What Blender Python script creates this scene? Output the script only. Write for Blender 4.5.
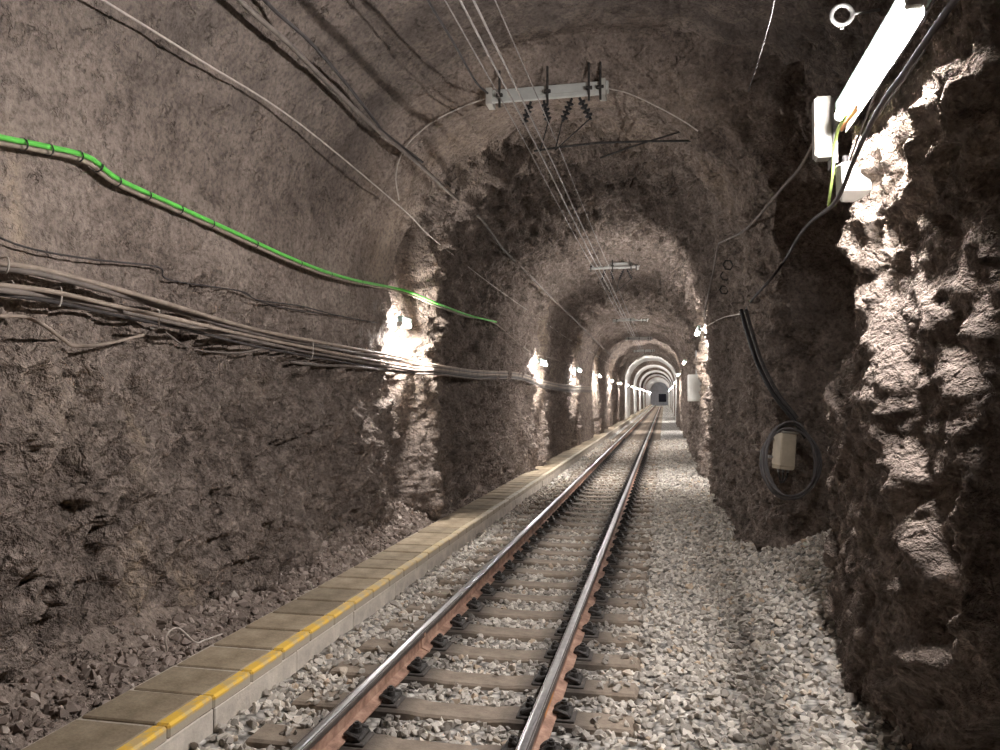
import bpy, bmesh, math, random
import numpy as np
from mathutils import Vector, Matrix, Euler
from mathutils.bvhtree import BVHTree

for o in list(bpy.data.objects):
    bpy.data.objects.remove(o)
random.seed(7)
RNG = np.random.default_rng(11)
SC = bpy.context.scene
COL = SC.collection

# ------------------------------------------------------------------ camera, world, exposure
FPX = 780.0
CAMZ = 1.87
YAW = math.atan(164.0 / FPX)
PITCH = math.atan(22.0 * math.cos(YAW) / FPX)
cam_d = bpy.data.cameras.new('camera')
cam = bpy.data.objects.new('camera', cam_d)
COL.objects.link(cam)
cam_d.sensor_width = 36.0
cam_d.lens = 36.0 * FPX / 1000.0
cam_d.clip_start = 0.05
cam_d.clip_end = 500
cam.location = (0, 0, CAMZ)
cam.rotation_euler = (math.pi / 2 + PITCH, 0, YAW)
SC.camera = cam

world = bpy.data.worlds.new('world')
SC.world = world
world.use_nodes = True
world.node_tree.nodes['Background'].inputs[0].default_value = (0.75, 0.70, 0.68, 1)
world.node_tree.nodes['Background'].inputs[1].default_value = 0.0

SC.view_settings.view_transform = 'Standard'
SC.view_settings.look = 'None'
SC.view_settings.gamma = 1.0
SC.view_settings.use_curve_mapping = False
SC.view_settings.exposure = 4.06
MAIN_LAMP = 46.0      # radiance of the nearest tube
ROW_LAMP = 48.0       # radiance of the tubes further in
SC.cycles.max_bounces = 9
SC.cycles.diffuse_bounces = 7
SC.cycles.sample_clamp_indirect = 0.6

_M = Euler(cam.rotation_euler).to_matrix()
_MI = _M.transposed()


def ray(px, py):
    return (_M @ Vector(((px - 500) / FPX, (375 - py) / FPX, -1.0)))


def at(px, py, X=None, Y=None, Z=None):
    """Point of the sight line through a pixel on a wall (X), a cross section (Y) or a level (Z)."""
    d = ray(px, py)
    if X is not None:
        t = X / d.x
    elif Y is not None:
        t = Y / d.y
    else:
        t = (Z - CAMZ) / d.z
    return Vector((d.x * t, d.y * t, CAMZ + d.z * t))


def project(p):
    q = _MI @ (Vector(p) - Vector((0, 0, CAMZ)))
    return 500 + FPX * q.x / -q.z, 375 - FPX * q.y / -q.z, -q.z


# ------------------------------------------------------------------ noise
_perm = np.random.default_rng(3).permutation(256).astype(np.int64)
_perm = np.concatenate([_perm, _perm, _perm])
_G = np.array([[1, 1, 0], [-1, 1, 0], [1, -1, 0], [-1, -1, 0], [1, 0, 1], [-1, 0, 1], [1, 0, -1], [-1, 0, -1],
               [0, 1, 1], [0, -1, 1], [0, 1, -1], [0, -1, -1]], float)


def noise(x, y, z):
    x, y, z = np.broadcast_arrays(np.asarray(x, float), np.asarray(y, float), np.asarray(z, float))
    xi = np.floor(x).astype(np.int64); yi = np.floor(y).astype(np.int64); zi = np.floor(z).astype(np.int64)
    xf = x - xi; yf = y - yi; zf = z - zi
    u = xf ** 3 * (xf * (xf * 6 - 15) + 10); v = yf ** 3 * (yf * (yf * 6 - 15) + 10); w = zf ** 3 * (zf * (zf * 6 - 15) + 10)

    def g(i, j, k):
        h = _perm[_perm[_perm[(xi + i) & 255] + ((yi + j) & 255)] + ((zi + k) & 255)] % 12
        gr = _G[h]
        return gr[..., 0] * (xf - i) + gr[..., 1] * (yf - j) + gr[..., 2] * (zf - k)
    l = lambda a, b, t: a + (b - a) * t
    return l(l(l(g(0, 0, 0), g(1, 0, 0), u), l(g(0, 1, 0), g(1, 1, 0), u), v),
             l(l(g(0, 0, 1), g(1, 0, 1), u), l(g(0, 1, 1), g(1, 1, 1), u), v), w)


def facets(x, y, z, size, seed):
    """Broken rock: every cell is a tilted facet of its own."""
    x, y, z = x / size, y / size, z / size
    xi = np.floor(x).astype(np.int64); yi = np.floor(y).astype(np.int64); zi = np.floor(z).astype(np.int64)
    best = np.full(x.shape, 9.0); out = np.zeros(x.shape)
    r = np.random.default_rng(seed)
    tab = r.uniform(0, 1, (256, 3)); g = r.normal(0, 1, (256, 3)); o = r.uniform(-1, 1, 256)
    for i in (-1, 0, 1):
        for j in (-1, 0, 1):
            for k in (-1, 0, 1):
                h = _perm[_perm[_perm[(xi + i) & 255] + ((yi + j) & 255)] + ((zi + k) & 255)]
                dx = x - (xi + i + tab[h, 0]); dy_ = y - (yi + j + tab[h, 1]); dz_ = z - (zi + k + tab[h, 2])
                q = dx * dx + dy_ * dy_ + dz_ * dz_
                m = q < best
                best = np.where(m, q, best)
                out = np.where(m, 0.16 * o[h] + 0.5 * (g[h, 0] * dx + g[h, 1] * dy_ + g[h, 2] * dz_), out)
    return out


def smooth(a, b, x):
    t = np.clip((np.asarray(x, float) - a) / (b - a), 0, 1)
    return t * t * (3 - 2 * t)


# ------------------------------------------------------------------ mesh and object helpers
def mesh_np(name, verts, faces, mats=None, smooth_shade=False):
    """faces: (n,k) int array (all faces of one size)."""
    me = bpy.data.meshes.new(name)
    verts = np.ascontiguousarray(verts, np.float32)
    faces = np.ascontiguousarray(faces, np.int32)
    n, k = faces.shape
    me.vertices.add(len(verts)); me.vertices.foreach_set('co', verts.ravel())
    me.loops.add(n * k); me.loops.foreach_set('vertex_index', faces.ravel())
    me.polygons.add(n)
    me.polygons.foreach_set('loop_start', np.arange(0, n * k, k, dtype=np.int32))
    me.polygons.foreach_set('loop_total', np.full(n, k, np.int32))
    me.polygons.foreach_set('use_smooth', np.full(n, smooth_shade))
    me.update(calc_edges=True)
    me.validate()
    return me


def link(name, me, mat=None, parent=None, loc=None):
    o = bpy.data.objects.new(name, me)
    COL.objects.link(o)
    if mat is not None and me is not None:
        if len(me.materials) == 0:
            me.materials.append(mat)
    if parent is not None:
        o.parent = parent
    if loc is not None:
        o.location = loc
    return o


def empty(name, loc=(0, 0, 0)):
    o = bpy.data.objects.new(name, None)
    o.empty_display_size = 0.1
    COL.objects.link(o)
    o.location = loc
    return o


def tag(o, label, cat, group=None, kind=None):
    o['label'] = label
    if cat:
        o['category'] = cat
    if group:
        o['group'] = group
    if kind:
        o['kind'] = kind
    return o


def struct(o, label=None):
    o['kind'] = 'structure'
    if label:
        o['label'] = label
    return o


class MB:
    """Collects shapes into one mesh."""

    def __init__(self):
        self.bm = bmesh.new()

    def box(self, lo, hi, bevel=0.0, rot=None, pivot=None):
        lo = Vector(lo); hi = Vector(hi)
        r = bmesh.ops.create_cube(self.bm, size=1.0)
        vs = r['verts']
        c = (lo + hi) / 2; s = hi - lo
        for v in vs:
            v.co = Vector((v.co.x * s.x, v.co.y * s.y, v.co.z * s.z)) + c
        if bevel:
            es = list({e for v in vs for e in v.link_edges})
            rr = bmesh.ops.bevel(self.bm, geom=es, offset=bevel, segments=1, affect='EDGES')
            vs = list({v for f in rr['faces'] for v in f.verts} | {v for v in vs if v.is_valid})
        if rot is not None:
            p = Vector(pivot) if pivot is not None else c
            for v in vs:
                v.co = rot @ (v.co - p) + p
        return self

    def cyl(self, a, b, r, r2=None, n=10):
        a = Vector(a); b = Vector(b)
        d = b - a
        res = bmesh.ops.create_cone(self.bm, cap_ends=True, segments=n, radius1=r, radius2=r if r2 is None else r2, depth=d.length)
        q = d.to_track_quat('Z', 'Y')
        c = (a + b) / 2
        for v in res['verts']:
            v.co = q @ v.co + c
        return self

    def ball(self, c, r, sub=1):
        res = bmesh.ops.create_icosphere(self.bm, subdivisions=sub, radius=r)
        for v in res['verts']:
            v.co = v.co + Vector(c)
        return self

    def tube(self, pts, r, n=7, closed=False):
        v, f = tube_np(pts, r, n, closed)
        base = [self.bm.verts.new(p) for p in v]
        for q in f:
            self.bm.faces.new([base[i] for i in q])
        return self

    def prism(self, poly_xz, y0, y1, axis='y'):
        a = [self.bm.verts.new((x, y0, z)) for x, z in poly_xz]
        b = [self.bm.verts.new((x, y1, z)) for x, z in poly_xz]
        n = len(a)
        for i in range(n):
            self.bm.faces.new((a[i], a[(i + 1) % n], b[(i + 1) % n], b[i]))
        self.bm.faces.new(list(reversed(a))); self.bm.faces.new(b)
        return self

    def mesh(self, name, shade=False):
        bmesh.ops.recalc_face_normals(self.bm, faces=self.bm.faces[:])
        me = bpy.data.meshes.new(name)
        self.bm.to_mesh(me)
        self.bm.free()
        if shade:
            me.polygons.foreach_set('use_smooth', np.ones(len(me.polygons), bool))
        return me

    def build(self, name, mat, parent=None, loc=None, shade=False):
        return link(name, self.mesh(name, shade), mat, parent, loc)


def catmull(pts, n=6):
    P = [Vector(p) for p in pts]
    if len(P) < 3:
        return P
    P = [P[0] * 2 - P[1]] + P + [P[-1] * 2 - P[-2]]
    out = []
    for i in range(1, len(P) - 2):
        a, b, c, d = P[i - 1], P[i], P[i + 1], P[i + 2]
        for k in range(n):
            t = k / n
            out.append(0.5 * ((2 * b) + (c - a) * t + (2 * a - 5 * b + 4 * c - d) * t * t + (3 * b - a - 3 * c + d) * t ** 3))
    out.append(P[-2])
    return out


def tube_np(pts, r, n=7, closed=False):
    P = np.array([tuple(p) for p in pts], float)
    m = len(P)
    T = np.gradient(P, axis=0)
    if closed:
        T = np.roll(P, -1, 0) - np.roll(P, 1, 0)
    T /= np.linalg.norm(T, axis=1)[:, None] + 1e-12
    N = np.zeros_like(P)
    up = np.array([0, 0, 1.0]) if abs(T[0, 2]) < 0.9 else np.array([1.0, 0, 0])
    N[0] = np.cross(T[0], up); N[0] /= np.linalg.norm(N[0])
    for i in range(1, m):
        v = N[i - 1] - T[i] * np.dot(N[i - 1], T[i])
        N[i] = v / (np.linalg.norm(v) + 1e-12)
    B = np.cross(T, N)
    a = np.linspace(0, 2 * math.pi, n, endpoint=False)
    rr = np.full(m, r) if np.isscalar(r) else np.asarray(r)
    V = P[:, None, :] + rr[:, None, None] * (np.cos(a)[None, :, None] * N[:, None, :] + np.sin(a)[None, :, None] * B[:, None, :])
    V = V.reshape(-1, 3)
    F = []
    for i in range(m if closed else m - 1):
        i2 = (i + 1) % m
        for k in range(n):
            F.append((i * n + k, i * n + (k + 1) % n, i2 * n + (k + 1) % n, i2 * n + k))
    return V, np.array(F)


def cable(name, pts, r, mat, label=None, cat='cable', group=None, parent=None, n=7, sub=6):
    v, f = tube_np(catmull(pts, sub), r, n)
    o = link(name, mesh_np(name, v, f, smooth_shade=True), mat, parent)
    if label:
        tag(o, label, cat, group)
    return o


# ------------------------------------------------------------------ materials
class NT:
    def __init__(self, name):
        self.m = bpy.data.materials.new(name)
        self.m.use_nodes = True
        self.t = self.m.node_tree
        self.b = self.t.nodes['Principled BSDF']
        self.b.inputs['Specular IOR Level'].default_value = 0.25
        self.coord = None

    def n(self, typ, **kw):
        nd = self.t.nodes.new(typ)
        for k, v in kw.items():
            setattr(nd, k, v)
        return nd

    def l(self, a, b):
        self.t.links.new(a, b)

    def pos(self, which='Object'):
        if self.coord is None:
            self.coord = self.n('ShaderNodeTexCoord')
        return self.coord.outputs[which]

    def noise(self, scale, detail=6, rough=0.6, vec=None, dist=0.0):
        nd = self.n('ShaderNodeTexNoise')
        nd.inputs['Scale'].default_value = scale
        nd.inputs['Detail'].default_value = detail
        nd.inputs['Roughness'].default_value = rough
        nd.inputs['Distortion'].default_value = dist
        self.l(vec if vec is not None else self.pos(), nd.inputs['Vector'])
        return nd.outputs['Fac']

    def voro(self, scale, vec=None, feature='F1'):
        nd = self.n('ShaderNodeTexVoronoi', feature=feature)
        nd.inputs['Scale'].default_value = scale
        self.l(vec if vec is not None else self.pos(), nd.inputs['Vector'])
        return nd

    def ramp(self, fac, stops):
        nd = self.n('ShaderNodeValToRGB')
        while len(nd.color_ramp.elements) < len(stops):
            nd.color_ramp.elements.new(0.5)
        for e, (p, c) in zip(nd.color_ramp.elements, stops):
            e.position = p
            e.color = (c[0], c[1], c[2], 1) if not np.isscalar(c) else (c, c, c, 1)
        self.l(fac, nd.inputs[0])
        return nd.outputs[0]

    def mix(self, fac, a, b, blend='MIX'):
        nd = self.n('ShaderNodeMix', data_type='RGBA', blend_type=blend)
        for s, v in ((0, fac), (6, a), (7, b)):
            if hasattr(v, 'type') and not isinstance(v, (tuple, float, int)):
                self.l(v, nd.inputs[s])
            elif s == 0:
                nd.inputs[0].default_value = v
            else:
                nd.inputs[s].default_value = (v[0], v[1], v[2], 1)
        return nd.outputs[2]

    def math(self, op, a, b=None):
        nd = self.n('ShaderNodeMath', operation=op)
        for i, v in enumerate((a, b)):
            if v is None:
                continue
            if isinstance(v, (int, float)):
                nd.inputs[i].default_value = v
            else:
                self.l(v, nd.inputs[i])
        return nd.outputs[0]

    def warp(self, amount):
        nd = self.n('ShaderNodeTexNoise'); nd.inputs['Scale'].default_value = 3.0; nd.inputs['Detail'].default_value = 5
        self.l(self.pos(), nd.inputs['Vector'])
        m = self.n('ShaderNodeMix', data_type='RGBA', blend_type='ADD')
        m.inputs[0].default_value = amount
        self.l(self.pos(), m.inputs[6]); self.l(nd.outputs['Color'], m.inputs[7])
        return m.outputs[2]

    def bump(self, h, strength=0.5, dist=0.02):
        nd = self.n('ShaderNodeBump')
        nd.inputs['Strength'].default_value = strength
        nd.inputs['Distance'].default_value = dist
        self.l(h, nd.inputs['Height'])
        self.l(nd.outputs[0], self.b.inputs['Normal'])

    def col(self, c):
        if isinstance(c, tuple):
            self.b.inputs['Base Color'].default_value = (c[0], c[1], c[2], 1)
        else:
            self.l(c, self.b.inputs['Base Color'])
        return self

    def rough(self, r):
        self.b.inputs['Roughness'].default_value = r
        return self


def simple(name, c, rough=0.6, metal=0.0, var=0.25, scale=14, bump=0.0, c2=None):
    t = NT(name)
    f = t.noise(scale, 5, 0.65)
    a = tuple(x * (1 - var) for x in c); b = tuple(min(1, x * (1 + var)) for x in (c2 or c))
    t.col(t.ramp(f, [(0.3, a), (0.7, b)])).rough(rough)
    t.b.inputs['Metallic'].default_value = metal
    if bump:
        t.bump(t.noise(scale * 4, 4), bump, 0.01)
    return t.m


def rock_material(name, dark, mid, light, fine=1.0):
    t = NT(name)
    rg = t.n('ShaderNodeAttribute', attribute_name='rugged').outputs['Fac']
    big = t.noise(0.9, 8, 0.62, dist=0.4)
    med = t.noise(5.5, 8, 0.68)
    fin = t.noise(26, 4, 0.70)
    c = t.ramp(big, [(0.36, dark), (0.5, mid), (0.62, light)])
    c2 = t.ramp(med, [(0.36, tuple(x * 0.5 for x in dark)), (0.5, mid), (0.64, tuple(x * 1.2 for x in light))])
    c = t.mix(t.math('ADD', t.math('MULTIPLY', rg, 0.35), 0.22), c, c2)
    sp = t.ramp(fin, [(0.36, 0.55), (0.5, 1.0), (0.64, 1.25)])
    c = t.mix(0.85, c, sp, 'MULTIPLY')
    dp = t.n('ShaderNodeAttribute', attribute_name='pale_tint').outputs['Fac']
    grain = t.ramp(t.noise(15, 8, 0.75), [(0.40, 0.0), (0.58, 1.0)])
    c = t.mix(t.math('MULTIPLY', dp, grain), c, (0.50, 0.39, 0.295))
    so = t.n('ShaderNodeAttribute', attribute_name='vault_shade').outputs['Fac']  # painted shade of the vault, mixed into the rock colour
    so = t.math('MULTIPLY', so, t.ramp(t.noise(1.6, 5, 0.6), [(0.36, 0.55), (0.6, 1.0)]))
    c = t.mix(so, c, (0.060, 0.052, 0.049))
    t.col(c).rough(0.95)
    t.b.inputs['Specular IOR Level'].default_value = 0.08
    # sparse pits on the sprayed skin, dense broken relief on the bare rock
    n11 = t.noise(8, 4, 0.66)
    pit_s = t.ramp(n11, [(0.36, 0.0), (0.43, 0.9), (0.8, 1.0)])
    pit_r = t.ramp(t.noise(8.5, 5, 0.66, dist=0.15), [(0.36, 0.0), (0.50, 0.6), (0.66, 1.0)])
    crack = t.voro(2.6, t.warp(0.35), 'DISTANCE_TO_EDGE').outputs['Distance']
    cr = t.ramp(crack, [(0.0, 0.0), (0.035, 1.0)])
    rough_h = t.math('ADD', t.math('MULTIPLY', pit_r, 2.2), t.math('MULTIPLY', cr, 0.5))
    mixh = t.n('ShaderNodeMix', data_type='FLOAT')
    t.l(rg, mixh.inputs[0]); t.l(t.math('MULTIPLY', pit_s, 0.8), mixh.inputs[2]); t.l(rough_h, mixh.inputs[3])
    h = t.math('ADD', mixh.outputs[0], t.math('MULTIPLY', t.noise(24, 3, 0.65), 0.75))
    t.bump(h, 1.0 * fine, 0.035)
    return t.m


M = {}
M['rock'] = rock_material('tunnel_rock', (0.172, 0.135, 0.114), (0.268, 0.214, 0.182), (0.355, 0.288, 0.245), 1.0)


def lining_material():
    t = NT('concrete_lining')
    f = t.noise(0.8, 6, 0.6)
    t.col(t.ramp(f, [(0.3, (0.36, 0.34, 0.32)), (0.7, (0.60, 0.58, 0.55))])).rough(0.8)
    t.bump(t.noise(6, 6), 0.3, 0.02)
    return t.m


M['lining'] = lining_material()


def ballast_ground():
    t = NT('ballast_bed')
    v = t.voro(17)
    f = t.n('ShaderNodeSeparateColor'); t.l(v.outputs['Color'], f.inputs[0])
    c = t.ramp(f.outputs[0], [(0.0, (0.28, 0.255, 0.23)), (0.5, (0.46, 0.43, 0.39)), (1.0, (0.64, 0.60, 0.55))])
    gap = t.ramp(v.outputs['Distance'], [(0.35, 1.0), (0.75, 0.35)])
    t.col(t.mix(1.0, c, gap, 'MULTIPLY')).rough(0.9)
    t.bump(t.math('SUBTRACT', 1.0, v.outputs['Distance']), 0.9, 0.04)
    return t.m


M['ballast_bed'] = ballast_ground()


def stone_material(name, stops, spread=None):
    t = NT(name)
    g = t.n('ShaderNodeNewGeometry')
    oi = t.n('ShaderNodeObjectInfo')
    r = t.math('FRACT', t.math('ADD', g.outputs['Random Per Island'], oi.outputs['Random']))
    c = t.ramp(r, stops)
    k = t.ramp(t.noise(40, 5, 0.7), [(0.3, 0.75), (0.7, 1.12)])
    c = t.mix(1.0, c, k, 'MULTIPLY')
    if spread:  # brake dust and grease that settles along the two rails
        s = t.n('ShaderNodeSeparateXYZ'); t.l(g.outputs['Position'], s.inputs[0])
        m = None
        for xr in spread:
            d = t.math('ABSOLUTE', t.math('SUBTRACT', s.outputs[0], xr))
            q = t.ramp(d, [(0.12, 1.0), (0.36, 0.0)])
            m = q if m is None else t.math('MAXIMUM', m, q)
        m = t.math('MULTIPLY', m, t.ramp(t.noise(3.0, 3), [(0.3, 0.35), (0.6, 1.0)]))
        c = t.mix(m, c, (0.045, 0.040, 0.037))
    t.col(c).rough(0.9)
    t.bump(t.noise(90, 4), 0.35, 0.006)
    return t.m


XL, XR = -1.747, -0.682          # rail centre lines
XC = (XL + XR) / 2
M['stone'] = stone_material('ballast_stone', [(0.0, (0.30, 0.268, 0.235)), (0.25, (0.46, 0.415, 0.365)), (0.6, (0.60, 0.545, 0.48)), (0.9, (0.73, 0.67, 0.595)), (1.0, (0.56, 0.43, 0.31))], (XL, XR))
M['rubble'] = stone_material('rubble_stone', [(0.0, (0.16, 0.125, 0.106)), (0.5, (0.29, 0.23, 0.195)), (0.9, (0.42, 0.345, 0.30)), (1.0, (0.52, 0.45, 0.39))])
M['bank'] = rock_material('bank_soil', (0.13, 0.10, 0.085), (0.23, 0.183, 0.155), (0.33, 0.27, 0.225), 1.3)


def slab_material():
    t = NT('slab_concrete')
    oi = t.n('ShaderNodeObjectInfo')
    f = t.noise(5, 7, 0.68)
    c = t.ramp(f, [(0.28, (0.21, 0.160, 0.105)), (0.5, (0.315, 0.248, 0.170)), (0.75, (0.43, 0.35, 0.25))])
    k = t.ramp(oi.outputs['Random'], [(0.0, 0.78), (1.0, 1.18)])
    c = t.mix(1.0, c, k, 'MULTIPLY')
    sp = t.ramp(t.noise(55, 4, 0.7), [(0.3, 0.75), (0.7, 1.15)])
    t.col(t.mix(0.7, c, sp, 'MULTIPLY')).rough(0.85)
    t.bump(t.noise(60, 5), 0.35, 0.008)
    return t.m


M['slab'] = slab_material()
M['mortar'] = simple('pale_mortar', (0.47, 0.41, 0.34), 0.9, var=0.3, scale=30, bump=0.5)


def paint_material():
    t = NT('worn_yellow_paint')
    w = t.ramp(t.noise(9, 8, 0.72), [(0.42, 0.0), (0.52, 1.0)])
    s = t.n('ShaderNodeSeparateXYZ')
    g = t.n('ShaderNodeNewGeometry'); t.l(g.outputs['Position'], s.inputs[0])
    wear = t.math('MULTIPLY', t.ramp(t.math('MULTIPLY', s.outputs[1], 0.05), [(0.27, 1.0), (0.36, 0.40), (0.55, 0.06)]), t.math('ADD', t.math('MULTIPLY', w, 0.55), 0.45))
    so = t.n('ShaderNodeSeparateXYZ'); t.l(t.pos(), so.inputs[0])
    wear = t.math('MULTIPLY', wear, t.ramp(so.outputs[2], [(0.178, 0.0), (0.190, 1.0)]))
    t.col(t.mix(wear, (0.44, 0.38, 0.30), (0.80, 0.50, 0.07))).rough(0.6)
    t.bump(t.noise(50, 5), 0.3, 0.006)
    return t.m


M['paint'] = paint_material()
M['kerb'] = simple('kerb_concrete', (0.56, 0.50, 0.43), 0.85, var=0.22, scale=8, bump=0.4)


def sleeper_material():
    t = NT('sleeper_concrete')
    c = t.ramp(t.noise(9, 6, 0.66), [(0.3, (0.19, 0.150, 0.116)), (0.7, (0.34, 0.275, 0.215))])
    s = t.n('ShaderNodeSeparateXYZ'); t.l(t.pos(), s.inputs[0])
    m = None
    for xr in (XL, XR):
        dd = t.math('ABSOLUTE', t.math('SUBTRACT', s.outputs[0], xr))
        q = t.ramp(dd, [(0.14, 0.9), (0.32, 0.0)])
        m = q if m is None else t.math('MAXIMUM', m, q)
    t.col(t.mix(m, c, (0.06, 0.05, 0.044))).rough(0.85)
    t.bump(t.noise(40, 5), 0.5, 0.01)
    return t.m


M['sleeper'] = sleeper_material()


def rail_side():
    t = NT('rusty_rail_steel')
    a = t.ramp(t.noise(7, 8, 0.7), [(0.36, (0.19, 0.110, 0.080)), (0.52, (0.34, 0.205, 0.150)), (0.66, (0.50, 0.335, 0.25))])
    t.col(a).rough(0.75)
    t.bump(t.noise(60, 6), 0.4, 0.004)
    return t.m


M['rail_rust'] = rail_side()
M['rail_shine'] = simple('polished_rail_steel', (0.50, 0.49, 0.48), 0.30, metal=0.9, var=0.15, scale=20)
M['rail_dull'] = simple('dull_rail_steel', (0.13, 0.11, 0.10), 0.5, metal=0.5, var=0.25, scale=12)
M['grease'] = simple('greasy_steel', (0.055, 0.050, 0.047), 0.55, metal=0.3, var=0.4, scale=30, bump=0.4)
M['pad'] = simple('sooty_pad', (0.075, 0.066, 0.060), 0.8, var=0.3, scale=20)
M['green'] = simple('green_cable_sheath', (0.15, 0.62, 0.10), 0.45, var=0.15)
M['grey_cable'] = simple('dusty_grey_cable', (0.185, 0.155, 0.135), 0.7, var=0.3, scale=8)
M['tan_cable'] = simple('dusty_tan_cable', (0.33, 0.265, 0.215), 0.7, var=0.3, scale=8)
M['pale_cable'] = simple('pale_wire', (0.50, 0.44, 0.39), 0.6, var=0.2)
M['dark_cable'] = simple('dark_cable', (0.060, 0.052, 0.050), 0.55, var=0.3)
M['black'] = simple('black_rubber', (0.022, 0.020, 0.020), 0.5, var=0.3)
M['wire'] = simple('catenary_wire', (0.30, 0.27, 0.25), 0.45, metal=0.6, var=0.2)
M['white_paint'] = simple('white_painted_steel', (0.50, 0.50, 0.47), 0.5, var=0.12, scale=6)
M['white_plastic'] = simple('white_plastic', (0.48, 0.46, 0.42), 0.45, var=0.1, scale=6)
M['beige'] = simple('beige_enamel', (0.50, 0.43, 0.33), 0.5, var=0.12, scale=8)
M['steel'] = simple('galvanised_steel', (0.30, 0.29, 0.28), 0.5, metal=0.6, var=0.2)
M['housing'] = simple('pale_green_housing', (0.46, 0.60, 0.55), 0.4, var=0.06)
M['orange'] = simple('orange_conduit', (0.62, 0.30, 0.12), 0.6, var=0.15)
M['far_dark'] = simple('dark_blue_steel', (0.018, 0.018, 0.030), 0.6, var=0.2)
M['end_grey'] = simple('grey_end_wall', (0.62, 0.62, 0.66), 0.85, var=0.2, scale=1.5)


def emit(name, strength, c=(1.0, 0.96, 0.92)):
    t = NT(name)
    t.col((0.9, 0.9, 0.9))
    t.b.inputs['Emission Color'].default_value = (c[0], c[1], c[2], 1)
    t.b.inputs['Emission Strength'].default_value = strength
    return t.m


M['tube_near'] = emit('lit_tube_near', MAIN_LAMP, (1.0, 0.962, 0.945))
M['tube_first'] = emit('lit_tube_first', ROW_LAMP * 1.9, (1.0, 0.972, 0.95))
M['tube_row'] = emit('lit_tube_row', ROW_LAMP, (1.0, 0.972, 0.95))

# ------------------------------------------------------------------ tunnel shell
kxl = [(-5, -3.48), (6, -3.44), (9.45, -3.40), (9.60, -3.62), (10.00, -3.64), (10.20, -3.04), (12.4, -3.16), (13.4, -3.08), (17.6, -2.93),
       (17.9, -3.15), (18.45, -3.15), (18.6, -2.86), (21, -3.0), (25.5, -2.95), (25.7, -3.2), (26.2, -3.2), (26.35, -2.86), (33.7, -2.95),
       (33.9, -3.15), (34.4, -3.15), (34.55, -2.84), (42.0, -2.95), (42.2, -3.15), (42.7, -3.15), (42.85, -2.84), (50.2, -2.95), (50.4, -3.1), (50.9, -3.1), (51.1, -2.84), (58, -2.9)]
kxr = [(-5, 2.45), (3.36, 2.45), (3.52, 1.30), (5.0, 1.15), (6.0, 1.24), (6.5, 1.95), (7.9, 2.0), (8.1, 1.12), (8.5, 0.98), (17.0, 0.92), (17.2, 1.15), (17.75, 1.15), (17.9, 0.86),
       (25.8, 0.98), (26.0, 0.84), (29.5, 0.95), (29.7, 1.1), (30.2, 1.1), (30.3, 0.84), (42, 0.95), (42.2, 1.1), (42.7, 1.1), (42.8, 0.84), (58, 0.9)]
kzc = [(-5, 5.75), (8.0, 5.62), (8.35, 5.22), (13, 5.3), (18.0, 5.22), (18.3, 4.98), (25.6, 5.12), (26.0, 4.86), (33.8, 5.0), (34.2, 4.80), (42, 4.98), (42.4, 4.78), (50, 4.95), (50.4, 4.78), (58, 4.9)]
kzs = [(-5, 3.2), (8.0, 3.2), (8.4, 3.15), (58, 3.05)]


def ip(k, y):
    a = np.array(k)
    return np.interp(y, a[:, 0], a[:, 1])


ys = [-5.0]
while ys[-1] < 58:
    y = ys[-1]
    ys.append(y + (0.18 if y < 2.2 else max(0.022, 0.0042 * y)))
extra = []
for k in (kxl, kxr, kzc):
    for (a, va), (b, vb) in zip(k[:-1], k[1:]):
        if b - a < 0.7 and abs(vb - va) > 0.1:
            m = int(abs(vb - va) / max(0.03, 0.0035 * a)) + 4
            extra += list(np.linspace(a, b, m))
YS = np.unique(np.round(np.concatenate([ys, extra]), 4))
YS = YS[np.concatenate([[True], np.diff(YS) > 0.004])]
YS = YS[YS <= 58]
NL, NA, NR = 210, 150, 210
ZF = -0.35


def shell_points(Y, n_l, n_a, n_r):
    xl = ip(kxl, Y)[:, None]; xr = ip(kxr, Y)[:, None]; zs = ip(kzs, Y)[:, None]; zc = ip(kzc, Y)[:, None]
    tl = np.linspace(0, 1, n_l)[None]
    one = np.ones_like(xl)
    L = np.stack([xl + 0 * tl, Y[:, None] + 0 * tl, ZF + (zs - ZF) * tl], -1)
    th = np.linspace(math.pi, 0, n_a + 1)[None, 1:-1]
    cx = (xl + xr) / 2; hw = (xr - xl) / 2
    ct, st = np.cos(th), np.sin(th)
    p = 0.92
    A = np.stack([cx + hw * np.sign(ct) * np.abs(ct) ** p, Y[:, None] + 0 * th, zs + (zc - zs) * np.abs(st) ** p], -1)
    R = np.stack([xr + 0 * tl[:, :n_r] if n_r == n_l else xr + 0 * np.linspace(0, 1, n_r)[None], Y[:, None] + 0 * np.linspace(0, 1, n_r)[None],
                  zs + (ZF - zs) * np.linspace(0, 1, n_r)[None]], -1)
    nL = np.zeros_like(L); nL[..., 0] = 1
    nR = np.zeros_like(R); nR[..., 0] = -1
    nA = np.zeros_like(A); nA[..., 0] = -ct; nA[..., 2] = -st
    P_, N_ = np.concatenate([L, A, R], 1), np.concatenate([nL, nA, nR], 1)
    # the rock nose stands upright past the lamp before the vault begins
    y_ = P_[..., 1]; z_ = P_[..., 2]
    k = smooth(3.34, 3.5, y_) * (1 - smooth(5.3, 5.7, y_)) * (z_ > 3.0) * (P_[..., 0] > -0.2) * (1 - smooth(4.3, 4.75, z_))
    P_[..., 0] += k * (np.maximum(P_[..., 0], xr) - P_[..., 0])
    kk = k[..., None]
    N_ = N_ * (1 - kk) + np.array([-1.0, 0, 0]) * kk
    return P_, N_


def bumpat(Y, Z, y0, z0, ry, rz):
    return np.exp(-((Y - y0) / ry) ** 2 - ((Z - z0) / rz) ** 2)


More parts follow.
